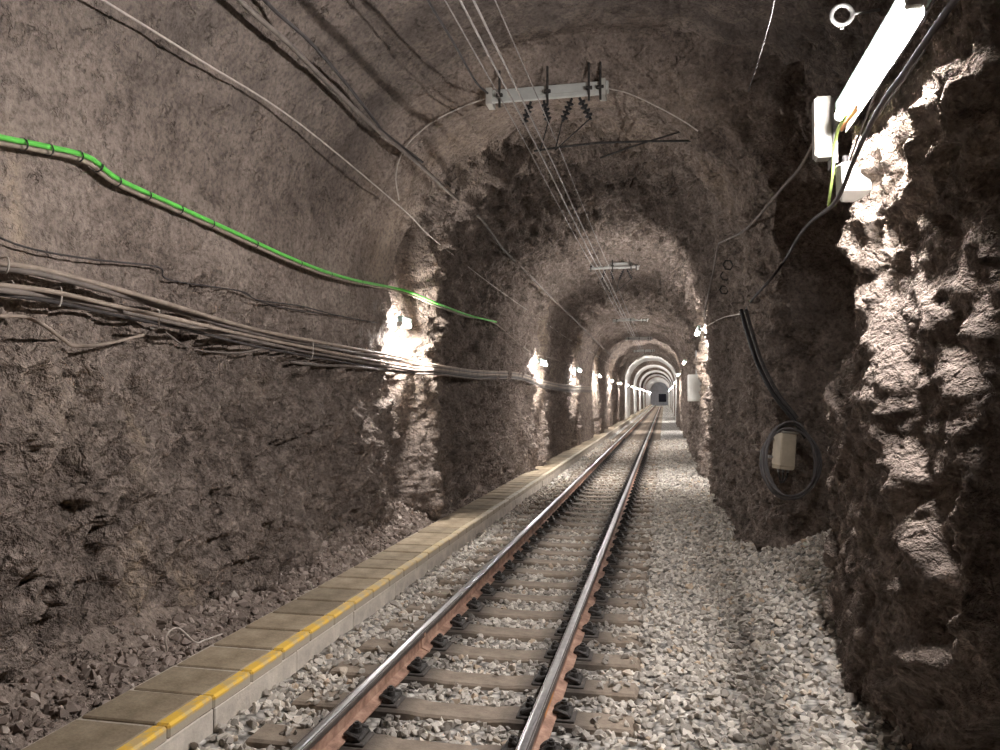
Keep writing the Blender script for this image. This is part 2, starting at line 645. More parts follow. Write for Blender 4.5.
def displace(P, N):
    X, Y, Z = P[..., 0], P[..., 1], P[..., 2]
    left = np.clip(N[..., 0], 0, 1); right = np.clip(-N[..., 0], 0, 1); top = np.clip(-N[..., 2], 0, 1)
    n1 = noise(X * .45 + 7, Y * .45, Z * .45)
    n2 = noise(X * 1.3, Y * 1.3 + 3, Z * 1.3)
    n3 = noise(X * 3.6, Y * 3.6, Z * 3.6 + 9)
    n4 = noise(X * 9 + 5, Y * 9, Z * 9)
    n5 = noise(X * 21, Y * 21 + 2, Z * 21)
    rd = lambda n: 1 - 2.2 * np.abs(n)
    near = 1 - smooth(9.2, 9.9, Y)
    # left near wall: smooth sprayed skin above, broken rock below
    lowl = 1 - smooth(1.2, 2.75, Z + 1.3 * n1)
    wl = near * (0.30 + 1.05 * lowl) + (1 - near) * 1.15
    wr = np.where(Y < 8.0, 1.25, 0.95)
    wt = near * 0.42 + (1 - near) * 2.1
    w = left * wl + right * wr + top * wt
    w = w / np.maximum(left + right + top, 1e-6)
    d = 0.16 * n1 * (0.5 + 0.5 * w) + w * (0.075 * n2 + 0.050 * rd(n3) * 0.8 - 0.02 + 0.028 * n4 + 0.013 * n5)
    fx = np.zeros_like(d)
    sel = Y[..., 0] < 27 if Y.ndim == 2 else slice(None)
    wx, wy, wz = X + 0.10 * n3, Y * 0.85 + 0.10 * n4, Z + 0.06 * n4
    fx[sel] = 0.135 * facets(wx[sel] * 1.2, wy[sel] + wz[sel] * 0.5, wz[sel] - wy[sel] * 0.4, 0.40, 5) + 0.045 * facets(wx[sel], wy[sel] * 1.3, wz[sel], 0.16, 9) * (0.4 + 1.6 * np.clip(n2[sel] + 0.35, 0, 1))
    rug = left * (near * (0.09 + 0.80 * lowl) + (1 - near) * 0.9) + right * 1.0 + top * (near * 0.10 + (1 - near) * 1.0)
    d = d + rug * fx
    # slanting fracture lines of the bedrock
    fu = Y * 0.86 + Z * 0.5; fv = Z * 0.86 - Y * 0.5
    fr = noise(fu * 0.9 + 3, fv * 4.2, X * 1.5 + 1)
    d = d + (left * (near * (0.12 + 0.88 * lowl) + (1 - near) * 0.6)) * 0.065 * (rd(fr) - 0.5)
    # stringy vertical ribs of the rock nose on the right
    nose = right * smooth(3.3, 3.6, Y) * (1 - smooth(6.2, 6.6, Y)) * (1 - smooth(2.7, 3.1, Z) * 0.6)
    d = d * (1 - 0.6 * nose)
    ribs = np.zeros_like(Y)
    for line, hgt, wid in RIBS:
        a = np.array(line)
        yc = np.interp(Z, a[:, 1], a[:, 0]) + 0.05 * noise(Z * 5.0, 0.3, a[0, 0])
        fade = smooth(a[0, 1] - 0.1, a[0, 1] + 0.15, Z) * (1 - smooth(a[-1, 1] - 0.12, a[-1, 1] + 0.08, Z))
        wv = wid * (1 + 0.5 * noise(Z * 2.6, a[0, 0], 7.7))
        ribs = np.maximum(ribs, (1 - 0.45 * smooth(1.6, 2.6, Z)) * hgt * fade * (1 + 0.5 * noise(Z * 3.4, 2.0, a[0, 0] * 3)) * np.exp(-np.abs((Y - yc) / wv) ** 2.6))
    d = d + nose * (ribs + 0.09 * (1 - smooth(0.2, 3.0, Z)) + 0.035 * rd(n3) + 0.03 * n4 + 0.018 * rd(n5) - 0.05)
    d = d + right * smooth(3.4, 3.6, Y) * (1 - smooth(5.2, 5.5, Y)) * (0.02 * smooth(2.8, 3.0, Z) - 0.05 * np.exp(-((Z - 2.62) / 0.15) ** 2))
    d = d - right * smooth(5.15, 5.5, Y) * (1 - smooth(6.2, 6.6, Y)) * smooth(1.9, 2.9, Z) * 0.62
    pil = right * smooth(8.2, 8.6, Y) * (1 - smooth(14, 16, Y))
    d = d + pil * 0.03 * rd(n3)
    # a drill hole and a few pits in the near wall on the left
    for (py, pz, r, dep) in DENTS:
        d = d - left * dep * bumpat(Y, Z, py, pz, r, r * 1.4)
    # bays of the rock vault: the arch edges stand out unevenly
    arch = (1 - near) * (top + 0.4 * left + 0.4 * right)
    d = d + arch * (0.13 * noise(Y * 0.30, X * 0.8, Z * 0.8 + 4) + 0.10 * noise(Y * 0.7 + 5, X * 1.6, Z * 1.6))
    dy = 0.16 * noise(X * 0.9 + 21, Y * 0.25, Z * 0.9) + 0.05 * noise(X * 3 + 2, Y * 0.5, Z * 3 + 5)
    dy = dy * smooth(2.5, 3.3, Y) * (1 - smooth(54, 57, Y))
    # the edge of the nose wanders: further in at shoulder height, back out below
    e = right * (1 - smooth(4.0, 5.2, Y)) * smooth(3.1, 3.34, Y)
    dy = dy + e * (0.10 * np.exp(-((Z - 2.85) / 0.28) ** 2) + 0.62 * (1 - smooth(0.1, 0.75, Z)) - 0.12 * smooth(2.75, 3.1, Z) + 0.10 * noise(Z * 3 + 3, Y * 0.0, Z * 0.0 + 2))
    return d, dy


def wall_yz(px, py, X=-3.42):
    p = at(px, py, X=X)
    return p.y, p.z


DENTS = [wall_yz(272, 284) + (0.05, 0.13), wall_yz(285, 525) + (0.10, 0.09), wall_yz(124, 545) + (0.05, 0.06), wall_yz(160, 372) + (0.09, 0.05),
         wall_yz(15, 345) + (0.10, 0.08), wall_yz(40, 180) + (0.05, 0.05), wall_yz(70, 410) + (0.05, 0.05)]
DEPOSITS = [wall_yz(22, 215) + (0.07, 0.42, 0.8), wall_yz(133, 440) + (0.10, 0.30, 0.75), wall_yz(152, 590) + (0.10, 0.50, 1.0), wall_yz(193, 590) + (0.08, 0.30, 0.8),
            wall_yz(50, 400) + (0.35, 0.45, 0.35), wall_yz(225, 310) + (0.05, 0.06, 0.6), wall_yz(270, 385) + (0.12, 0.12, 0.4), wall_yz(115, 720) + (0.8, 0.25, 0.35)]

def rib_line(pix):
    q = [at(x, y, X=1.10) for x, y in pix]
    return sorted([(p.y, p.z) for p in q], key=lambda t: t[1])


RIBS = [(rib_line([(850, 200), (850, 245), (858, 290), (864, 318), (872, 390), (880, 446), (888, 490), (900, 540), (904, 590), (910, 660), (904, 735)]), 0.16, 0.16),
        (rib_line([(898, 292), (902, 342), (916, 398), (928, 446), (936, 474), (941, 530), (945, 590), (940, 660)]), 0.13, 0.11),
        (rib_line([(926, 314), (934, 366), (952, 414), (960, 470)]), 0.11, 0.07),
        (rib_line([(828, 330), (832, 420), (826, 520), (830, 640), (842, 730)]), 0.05, 0.20)]
P, N = shell_points(YS, NL, NA, NR)
d, dy = displace(P, N)
V = P + N * d[..., None]
V[..., 1] += dy
SHELL = (YS, P, V)
dep = np.zeros(P.shape[:2])
for (y0, z0, ry, rz, a) in DEPOSITS:
    dep = np.maximum(dep, a * bumpat(P[..., 1], P[..., 2], y0, z0, ry, rz) * (P[..., 0] < -2))
# paler colour on the step faces of the bays
for (ya, yb, side) in ((9.95, 10.5, -1), (18.35, 18.9, -1), (26.1, 26.7, -1), (34.3, 35, -1), (42.6, 43.2, -1), (17.6, 18.2, 1), (30, 30.6, 1), (42.6, 43.2, 1)):
    m = smooth(ya, ya + .15, P[..., 1]) * (1 - smooth(yb - .15, yb, P[..., 1])) * (P[..., 0] * side > (0 if side > 0 else 1.8)) * (1 - smooth(3.6, 4.4, P[..., 2])) * smooth(0.9, 2.0, P[..., 2])
    dep = np.maximum(dep, 0.5 * m)
m = smooth(3.2, 3.5, P[..., 1]) * (1 - smooth(4.9, 5.4, P[..., 1])) * (P[..., 0] > 0.5) * smooth(2.2, 3.0, P[..., 2]) * (1 - smooth(3.6, 4.2, P[..., 2]))
dep = np.maximum(dep, 0.30 * m)
m = smooth(7.9, 8.2, P[..., 1]) * (1 - smooth(9.5, 12.0, P[..., 1])) * (P[..., 2] > 3.3) * (0.3 + noise(P[..., 0] * 1.5, P[..., 1] * 1.5, P[..., 2] * 1.5))
dep = np.clip(np.maximum(dep, 0.6 * m), 0, 1)


_l = np.clip(N[..., 0], 0, 1); _r = np.clip(-N[..., 0], 0, 1); _t = np.clip(-N[..., 2], 0, 1)
_near = 1 - smooth(9.2, 9.9, P[..., 1])
_low = 1 - smooth(1.1, 2.9, P[..., 2] + 1.3 * noise(P[..., 0] * .45 + 7, P[..., 1] * .45, P[..., 2] * .45))
RUG = _l * (_near * (0.16 + 0.80 * _low) + (1 - _near) * 0.85) + _r * 1.0 + _t * (_near * 0.15 + (1 - _near) * 0.95)
RUG = np.clip(RUG / np.maximum(_l + _r + _t, 1e-6), 0, 1)


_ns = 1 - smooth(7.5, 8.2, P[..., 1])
VAULT_SHADE = smooth(2.9, 4.9, P[..., 2]) * (0.72 * _ns + 0.08 * (1 - _ns))  # shade painted into the colour, strongest on the near vault


def grid_obj(name, V, D, mat, label, G=None, S=None):
    a, b = V.shape[:2]
    i = np.arange(a - 1)[:, None] * b + np.arange(b - 1)[None]
    F = np.stack([i, i + b, i + b + 1, i + 1], -1).reshape(-1, 4)
    me = mesh_np(name, V.reshape(-1, 3), F, smooth_shade=True)
    if D is not None:
        at_ = me.attributes.new('pale_tint', 'FLOAT', 'POINT')
        at_.data.foreach_set('value', D.reshape(-1).astype(np.float32))
    if G is not None:
        at_ = me.attributes.new('rugged', 'FLOAT', 'POINT')
        at_.data.foreach_set('value', G.reshape(-1).astype(np.float32))
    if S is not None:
        at_ = me.attributes.new('vault_shade', 'FLOAT', 'POINT')
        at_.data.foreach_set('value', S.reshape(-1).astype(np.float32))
    return struct(link(name, me, mat), label)


i1 = NL - 1
i2 = NL + NA - 1
grid_obj('wall_left', V[:, :i1 + 1], dep[:, :i1 + 1], M['rock'], 'brown sprayed rock wall along the walkway', RUG[:, :i1 + 1], VAULT_SHADE[:, :i1 + 1])
grid_obj('ceiling', V[:, i1:i2 + 1], dep[:, i1:i2 + 1], M['rock'], 'rough rock vault of the tunnel', RUG[:, i1:i2 + 1], VAULT_SHADE[:, i1:i2 + 1])
grid_obj('wall_right', V[:, i2:], dep[:, i2:], M['rock'], 'craggy bare rock wall with ribs and a recess', RUG[:, i2:], VAULT_SHADE[:, i2:])


def shell_tree():
    a, b = V.shape[:2]
    i = np.arange(a - 1)[:, None] * b + np.arange(b - 1)[None]
    F = np.stack([i, i + b, i + b + 1, i + 1], -1).reshape(-1, 4)
    return BVHTree.FromPolygons(V.reshape(-1, 3).tolist(), F.tolist())


TREE = shell_tree()


def on_left(px, py, off=0.06):
    """Point that stands off the rock by off, under a pixel."""
    dr_ = ray(px, py).normalized()
    o = Vector((0, 0, CAMZ))
    hit, nrm, _, dist = TREE.ray_cast(o, dr_)
    if hit is None:
        return at(px, py, X=-2.9)
    return hit - dr_ * (off / max(abs(nrm.dot(dr_)), 0.28))


# far concrete lining with ribs
def lining():
    rows = []
    Y = np.concatenate([np.arange(57.7, 172.1, 0.6)])
    bays = np.floor((Y - 57.7) / 8.2)
    th = np.linspace(math.pi, 0, 34)
    out = []
    prev = None
    stations = []
    for y in Y:
        b = int((y - 57.7) // 8.2)
        if prev is not None and b != prev:
            stations += [(57.7 + 8.2 * b, prev), (57.7 + 8.2 * b + 0.05, b)]
        stations.append((y, b)); prev = b
    for y, b in stations:
        s = -0.06 if b % 2 == 0 else 0.42
        if b >= 9:
            s = 0.0
        xl, xr = -2.82 - s * 0.6, 0.92 + s * 0.6
        zc = 4.92 + s
        cx, hw = (xl + xr) / 2, (xr - xl) / 2
        row = [(xl, y, z) for z in np.linspace(-0.3, 3.0, 8)]
        row += [(cx + hw * math.cos(t), y, 3.05 + (zc - 3.05) * math.sin(t)) for t in th]
        row += [(xr, y, z) for z in np.linspace(3.0, -0.3, 8)]
        out.append(row)
    return np.array(out), [b for _, b in stations]


LV, LB = lining()
_lo = grid_obj('wall_far_lining', LV, None, M['lining'], 'pale concrete lined stretch deep in the tunnel')
_lo.data.materials.append(M['rock'])
_nb = LV.shape[1] - 1
_lo.data.polygons.foreach_set('material_index', np.repeat(np.array([1 if (b % 2 == 1 and b < 9) else 0 for b in LB[:-1]], np.int32), _nb))
# collar that closes the joint between rock and lining
colr = MB()
ring_o, ring_i = [], []
for t in np.linspace(math.pi, 0, 30):
    cx, hw = -0.95, 1.87
    ring_i.append((cx + hw * 0.985 * math.cos(t), 3.05 + 1.80 * math.sin(t)))
    ring_o.append((cx + (hw + 0.7) * math.cos(t), 3.05 + 2.6 * math.sin(t)))
ring_i = [(ring_i[0][0], -0.3)] + ring_i + [(ring_i[-1][0], -0.3)]
ring_o = [(ring_o[0][0], -0.3)] + ring_o + [(ring_o[-1][0], -0.3)]
for k in range(len(ring_i) - 1):
    q = [ring_i[k], ring_i[k + 1], ring_o[k + 1], ring_o[k]]
    a = [colr.bm.verts.new((x, 57.6, z)) for x, z in q]
    b = [colr.bm.verts.new((x, 57.95, z)) for x, z in q]
    colr.bm.faces.new(a); colr.bm.faces.new(list(reversed(b)))
    for j in range(4):
        colr.bm.faces.new((a[j], a[(j + 1) % 4], b[(j + 1) % 4], b[j]))
struct(colr.build('trim_1', M['lining']), 'pale concrete collar where the lining begins')
endw = MB().box((-3.2, 172.0, -0.4), (1.4, 172.4, 5.4), 0.02)
struct(endw.build('wall_end', M['end_grey']), 'dim grey end of the tunnel')
dr = MB().box((-1.15, 171.75, 0.70), (0.45, 172.05, 2.45), 0.03)
do = struct(dr.build('door_1', M['far_dark']), 'small dark blue opening at the far end')
MB().box((-1.27, 171.7, 0.62), (-1.15, 172.05, 2.57), 0.02).box((0.45, 171.7, 0.62), (0.57, 172.05, 2.57), 0.02).box((-1.27, 171.7, 2.45), (0.57, 172.05, 2.57), 0.02).build('door_frame', M['end_grey'], do)
back = MB().box((-4.2, -5.3, -0.5), (3.2, -5.0, 6.2), 0.02)
struct(back.build('wall_back', M['rock']), 'rock face behind')

# ------------------------------------------------------------------ ground
SLEEP = 0.536
SL0 = 2.44
SLEEPER_Y = [SL0 + SLEEP * i for i in range(-8, 300)]
SX0, SX1 = -2.27, -0.165


def ground(X, Y):
    X = np.asarray(X, float); Y = np.asarray(Y, float)
    g = -0.045 + 0.018 * noise(X * 2.3, Y * 2.3, 0.5) + 0.012 * noise(X * 6, Y * 6, 4.5)
    g = g + 0.055 * smooth(-0.30, 0.15, X) + 0.045 * (1 - smooth(-2.46, -2.2, X))
    rec = smooth(5.2, 6.4, Y) * (1 - smooth(8.6, 10.5, Y))
    g = g + rec * 0.55 * smooth(0.45, 1.75, X) + 0.05 * smooth(0.2, 1.3, X)
    return g


gy = np.concatenate([np.arange(-5, 2, 0.25), np.arange(2, 12, 0.06), 12 * np.exp(np.arange(0, 2.68, 0.008))])
gx = np.linspace(-2.6, 2.6, 120)
GX, GY = np.meshgrid(gx, gy)
GV = np.stack([GX, GY, ground(GX, GY)], -1)
grid_obj('floor', GV, None, M['ballast_bed'], 'grey stone ballast bed under the track')


def bank_z(X, Y):
    t = np.clip((-2.98 - X) / 0.5, 0, 1)
    return 0.12 + 0.34 * t * (0.75 + 0.8 * noise(Y * 0.9, X * 1.1, 2.2)) + 0.05 * noise(X * 5, Y * 5, 1.2) + 0.02 * noise(X * 14, Y * 14, 3.3)


bx_ = np.linspace(-3.75, -2.97, 26)
BX, BY = np.meshgrid(bx_, gy)
grid_obj('floor_bank', np.stack([BX, BY, bank_z(BX, BY)], -1), None, M['bank'], 'brown rubble strip between walkway and rock wall')

# ------------------------------------------------------------------ stones
def hull(seed, flat=0.75):
    r = np.random.default_rng(seed)
    bm = bmesh.new()
    p = r.normal(size=(13, 3)); p /= np.linalg.norm(p, axis=1)[:, None]
    p *= r.uniform(0.78, 1.12, (13, 1))
    p *= np.array([1.0, r.uniform(0.65, 0.9), flat * r.uniform(0.8, 1.05)])
    for q in p:
        bm.verts.new(q)
    h = bmesh.ops.convex_hull(bm, input=bm.verts[:])
    bmesh.ops.delete(bm, geom=[v for v in bm.verts if not v.link_faces], context='VERTS')
    bmesh.ops.triangulate(bm, faces=bm.faces[:])
    bm.verts.index_update()
    vs = np.array([v.co[:] for v in bm.verts]); fs = np.array([[v.index for v in f.verts] for f in bm.faces])
    bm.free()
    return vs, fs


HULLS = [hull(s) for s in range(14)]


def rotmats(n, tilt):
    az = RNG.uniform(0, 2 * math.pi, n); ax = RNG.normal(0, tilt, n); ay = RNG.normal(0, tilt, n)
    c, s = np.cos, np.sin
    Rz = np.zeros((n, 3, 3)); Rz[:, 0, 0] = c(az); Rz[:, 0, 1] = -s(az); Rz[:, 1, 0] = s(az); Rz[:, 1, 1] = c(az); Rz[:, 2, 2] = 1
    Rx = np.zeros((n, 3, 3)); Rx[:, 0, 0] = 1; Rx[:, 1, 1] = c(ax); Rx[:, 1, 2] = -s(ax); Rx[:, 2, 1] = s(ax); Rx[:, 2, 2] = c(ax)
    Ry = np.zeros((n, 3, 3)); Ry[:, 1, 1] = 1; Ry[:, 0, 0] = c(ay); Ry[:, 0, 2] = s(ay); Ry[:, 2, 0] = -s(ay); Ry[:, 2, 2] = c(ay)
    return Rz @ Rx @ Ry


def stones(pos, size, mat, name, bulk_label, one_name, one_label, cat, group, n_single, tilt=0.5):
    n = len(pos)
    R = rotmats(n, tilt)
    kind = RNG.integers(0, len(HULLS), n)
    # the ones that show largest in the photograph become things of their own
    q = (pos - np.array([0, 0, CAMZ])) @ np.array(_M)
    dz = -q[:, 2]
    u = 500 + FPX * q[:, 0] / dz; v_ = 375 - FPX * q[:, 1] / dz
    inview = (dz > 0.5) & (u > 4) & (u < 996) & (v_ > 4) & (v_ < 746)
    score = np.where(inview, size / dz, -1)
    pick = np.argsort(-score)[:n_single]
    single = np.zeros(n, bool); single[pick] = True
    ms = [mesh_np(one_name, vs, fs) for vs, fs in HULLS]
    for me in ms:
        me.materials.append(mat)
    for i in pick:
        o = bpy.data.objects.new(one_name, ms[kind[i]])
        COL.objects.link(o)
        o.matrix_world = Matrix.Translation(pos[i]) @ Matrix(R[i].tolist()).to_4x4() @ Matrix.Scale(size[i], 4)
        tag(o, one_label, cat, group)
    VV, FF, off = [], [], 0
    for k, (vs, fs) in enumerate(HULLS):
        idx = np.where((kind == k) & ~single)[0]
        if not len(idx):
            continue
        w = np.einsum('nij,vj->nvi', R[idx], vs) * size[idx][:, None, None] + pos[idx][:, None, :]
        f = fs[None] + (np.arange(len(idx)) * len(vs))[:, None, None] + off
        VV.append(w.reshape(-1, 3)); FF.append(f.reshape(-1, 3)); off += len(idx) * len(vs)
    o = link(name, mesh_np(name, np.concatenate(VV), np.concatenate(FF)), mat)
    tag(o, bulk_label, cat, None, 'stuff')
    return o


def scatter_ballast():
    pos, siz = [], []
    for (ya, yb, dens, s0, s1) in ((1.6, 8.0, 560, 0.021, 0.043), (8.0, 16.0, 420, 0.026, 0.045), (16.0, 34.0, 170, 0.036, 0.056)):
        n = int((yb - ya) * 4.3 * dens)
        x = RNG.uniform(-2.44, 1.85, n); y = RNG.uniform(ya, yb, n)
        s = RNG.uniform(0, 1, n) ** 1.3 * (s1 - s0) + s0
        xr = ip(kxr, y)
        keep = x < xr + 0.05
        for xx in (XL, XR):
            keep &= np.abs(x - xx) > 0.085
        ph = np.abs((y - SL0 + SLEEP / 2) % SLEEP - SLEEP / 2)
        onsl = (ph < 0.105 + s * 0.4) & (x > SX0) & (x < SX1)
        cover = np.where(x < -1.98, 0.30, np.where(x > -0.42, 0.22, 0.012))
        keep &= ~onsl | (RNG.uniform(0, 1, n) < cover)
        g = ground(x, y)
        z = g + RNG.uniform(-0.008, 0.024, n)
        z = np.where(onsl, np.maximum(z, 0.0) + s * 0.35, z)
        p = np.stack([x, y, z], 1)
        pos.append(p[keep]); siz.append(s[keep])
    return np.concatenate(pos), np.concatenate(siz)


bp, bs = scatter_ballast()
stones(bp, bs, M['stone'], 'ballast', 'pale grey crushed stone ballast filling the track bed', 'ballast_stone', 'pale grey angular ballast stone lying loose beside the rails', 'stone',
       'ballast stones nearest the camera', 290)


def scatter_rubble():
    n = 7000
    y = RNG.uniform(2.4, 19, n)
    t = RNG.uniform(0, 1, n)
    xw = ip(kxl, y)
    x = -2.99 + t * (np.minimum(xw, -3.06) + 0.02 + 2.99)
    s = RNG.uniform(0, 1, n) ** 4 * 0.040 + 0.012
    z = bank_z(x, y) + s * 0.25
    return np.stack([x, y, z], 1), s


rp, rs = scatter_rubble()
stones(rp, rs, M['rubble'], 'rubble', 'brown broken rock debris along the foot of the wall', 'rubble_rock', 'brown broken rock on the rubble strip behind the walkway', 'rock',
       'rubble rocks at the wall foot', 150, tilt=0.9)

# ------------------------------------------------------------------ sleepers
def sleeper_meshes():
    m = MB()
    prof = [(-0.125, -0.20), (0.125, -0.20), (0.100, 0.0), (-0.100, 0.0)]
    bm = m.bm
    cols = []
    for x, drop, wd in ((SX0, 0.035, 0.94), (SX0 + 0.03, 0.0, 1.0), (XL - 0.2, 0.0, 1.0), (XL + 0.24, 0.0, 1.0), (XC - 0.2, 0.012, 0.94), (XC + 0.2, 0.012, 0.94), (XR - 0.24, 0.0, 1.0), (XR + 0.2, 0.0, 1.0), (SX1 - 0.03, 0.0, 1.0), (SX1, 0.035, 0.94)):
        cols.append([bm.verts.new((x, y * wd, z - (drop if z > -0.1 else 0))) for y, z in ((-0.125, -0.20), (-0.112, -0.014), (-0.098, 0.0), (0.098, 0.0), (0.112, -0.014), (0.125, -0.20))])
    for a, b in zip(cols[:-1], cols[1:]):
        for k in range(6):
            bm.faces.new((a[k], a[(k + 1) % 6], b[(k + 1) % 6], b[k]))
    bm.faces.new(cols[0]); bm.faces.new(list(reversed(cols[-1])))
    body = m.mesh('sleeper_body')
    body.materials.append(M['sleeper'])
    pad = MB().box((-0.17, -0.085, -0.002), (0.17, 0.085, 0.018), 0.006).mesh('base_plate'); pad.materials.append(M['pad'])
    # clip: shoulder block, bent spring strip and washer (outer side at +x)
    c = MB().box((0.066, -0.075, 0.016), (0.150, 0.075, 0.046), 0.010).tube(catmull([(0.135, -0.07, 0.04), (0.075, -0.06, 0.055), (0.05, -0.03, 0.043), (0.095, -0.012, 0.072), (0.095, 0.012, 0.072), (0.05, 0.03, 0.043), (0.075, 0.06, 0.055), (0.135, 0.07, 0.04)], 4), 0.0135, 7)
    clip = c.mesh('rail_clip', False); clip.materials.append(M['grease'])
    b = MB().cyl((0.100, 0, 0.04), (0.100, 0, 0.074), 0.028, n=12).cyl((0.100, 0, 0.074), (0.100, 0, 0.094), 0.022, n=6).cyl((0.100, 0, 0.09), (0.100, 0, 0.102), 0.011, n=8)
    bolt = b.mesh('bolt'); bolt.materials.append(M['grease'])
    return body, pad, clip, bolt


B_body, B_pad, B_clip, B_bolt = sleeper_meshes()
for i, y in enumerate(SLEEPER_Y):
    if y < 1.5 or y > 150:
        continue
    lab = 'brown concrete sleeper under both rails, bedded in the ballast'
    if y < 34:
        t = empty('concrete_sleeper', (0, y, 0))
        tag(t, lab, 'sleeper', 'sleepers of the track')
        link('sleeper_body', B_body, None, t)
        for xx in (XL, XR):
            link('base_plate', B_pad, None, t, (xx, 0, 0))
            for s in (0, math.pi):
                c = link('rail_clip', B_clip, None, t, (xx, 0, 0)); c.rotation_euler.z = s
                link('bolt', B_bolt, None, c)
    else:
        o = link('concrete_sleeper', B_body, None, None, (0, y, 0))
        tag(o, lab, 'sleeper', 'sleepers of the track')

# ------------------------------------------------------------------ rails
def rail(xc, label, weld_y):
    root = empty('rail', (xc, 0, 0))
    tag(root, label, 'rail')
    y0, y1 = -4.8, 171.5
    top = 0.170
    head = [(-0.0335, top - 0.036), (-0.0345, top - 0.012), (-0.027, top - 0.003), (-0.012, top), (0.012, top), (0.027, top - 0.003), (0.0345, top - 0.012), (0.0335, top - 0.036), (0.010, top - 0.046), (-0.010, top - 0.046)]
    h = MB().prism(head, y0, y1).build('rail_head', M['rail_dull'], root)
    strip = [(-0.0295, top - 0.0045), (-0.012, top + 0.0008), (0.012, top + 0.0008), (0.0295, top - 0.0045), (0.020, top - 0.012), (-0.020, top - 0.012)]
    s = MB().prism(strip, y0, y1).build('running_surface', M['rail_shine'], h)
    s['label'] = 'polished running surface'
    MB().prism([(-0.010, 0.045), (0.010, 0.045), (0.009, 0.085), (0.010, top - 0.044), (-0.010, top - 0.044), (-0.009, 0.085)], y0, y1).build('rail_web', M['rail_rust'], root)
    MB().prism([(-0.065, 0.018), (0.065, 0.018), (0.065, 0.028), (0.014, 0.046), (-0.014, 0.046), (-0.065, 0.028)], y0, y1).build('rail_foot', M['rail_rust'], root)
    for wy in weld_y:
        w = [(-0.072, 0.019), (0.072, 0.019), (0.072, 0.034), (0.024, 0.055), (0.020, top - 0.055), (0.040, top - 0.040), (0.038, top - 0.02), (-0.038, top - 0.02), (-0.040, top - 0.040), (-0.020, top - 0.055), (-0.024, 0.055), (-0.072, 0.034)]
        MB().prism(w, wy - 0.022, wy + 0.022).build('weld_collar', M['rail_rust'], root)
    return root


wl = at(420, 645, X=XL).y
wr_ = at(577, 655, X=XR).y
rail(XL, 'rusty steel rail nearer the walkway, polished on top', (wl, wl + 18))
rr = rail(XR, 'rusty steel rail farther from the walkway, polished on top', (wr_, wr_ + 18))
pm = MB().box((XR + 0.0105, 4.42, 0.05), (XR + 0.0125, 4.78, 0.11)).build('paint_mark', M['orange'])
pm.parent = rr; pm.location = (-XR, 0, 0); pm['label'] = 'orange paint mark on the web'

# ------------------------------------------------------------------ walkway of trough covers
PX0, PX1, PZ = -2.985, -2.46, 0.205
walk = empty('trough_walkway', (PX0, 0, 0))
tag(walk, 'concrete slab walkway with a worn yellow edge along the wall', 'walkway')
SLAB = 0.405
y0w = 1.2
sl = MB().box((0, 0.018, PZ - 0.06), (PX1 - PX0 - 0.087, SLAB - 0.018, PZ), 0.008).mesh('cover_slab'); sl.materials.append(M['slab'])
ed = MB().box((PX1 - PX0 - 0.085, 0.006, PZ - 0.075), (PX1 - PX0, SLAB - 0.006, PZ + 0.004), 0.012).mesh('yellow_edge'); ed.materials.append(M['paint'])
nslab = 0
yy = y0w
base_y = at(169, 716, X=PX1).y
y0w = base_y - SLAB * 7
for i in range(150):
    yy = y0w + SLAB * i
    s = link('cover_slab', sl, None, walk, (0, yy, RNG.uniform(-0.003, 0.003)))
    s.rotation_euler = (RNG.normal(0, 0.004), RNG.normal(0, 0.004), RNG.normal(0, 0.004))
    e = link('yellow_edge', ed, None, s)
ye = y0w + SLAB * 150
MB().box((0, ye, PZ - 0.06), (PX1 - PX0, 171.5, PZ), 0.005).build('distant_covers', M['slab'], walk)
MB().box((-0.02, y0w - 1.5, -0.2), (PX1 - PX0 - 0.06, 171, PZ - 0.014)).build('mortar_bed', M['mortar'], walk)
kb = MB().box((PX1 - PX0 - 0.055, 0.005, -0.25), (PX1 - PX0 - 0.006, 0.995, PZ - 0.073), 0.006).mesh('kerb_block'); kb.materials.append(M['kerb'])
for i in range(62):
    link('kerb_block', kb, None, walk, (RNG.normal(0, 0.004), y0w + 0.25 + 1.0 * i, 0))
MB().box((PX1 - PX0 - 0.055, y0w + 62.25, -0.25), (PX1 - PX0 - 0.004, 171, PZ - 0.07)).build('distant_kerb', M['kerb'], walk)

# ------------------------------------------------------------------ lamps
def tube_lamp(name, c, length, label, mat, side, r=0.019, w=0.06, group=None):
    """A tube batten that runs along the tunnel; side = -1 on the wall with the walkway, +1 on the other."""
    root = empty(name, c)
    tag(root, label, 'lamp', group)
    h = length / 2
    MB().box((-0.02 if side > 0 else 0.02 - w, -h - 0.04, 0.028), (w - 0.02 if side > 0 else 0.02, h + 0.04, 0.105), 0.012).build('housing', M['housing'], root)
    MB().cyl((0, -h + 0.02, 0), (0, h - 0.02, 0), r, n=10).build('tube', mat, root, shade=True)
    if side > 0 and length > 1:
        MB().box((0.040, -h - 0.03, -0.095), (0.046, h + 0.03, 0.04)).build('added_shield', M['white_paint'], root)  # added plate that shields the rock behind from the tube's direct light
    for s in (-1, 1):
        MB().box((-0.028 if side > 0 else -0.06, s * h - 0.02, -0.03), (0.06 if side > 0 else 0.028, s * h + 0.02, 0.03), 0.008).build('end_cap', M['white_plastic'], root)
    for s in (-0.55, 0.55):
        MB().box((0.04 if side > 0 else -0.26, s * h - 0.015, 0.05), (0.26 if side > 0 else -0.04, s * h + 0.015, 0.07), 0.003).build('bracket', M['steel'], root)
    return root


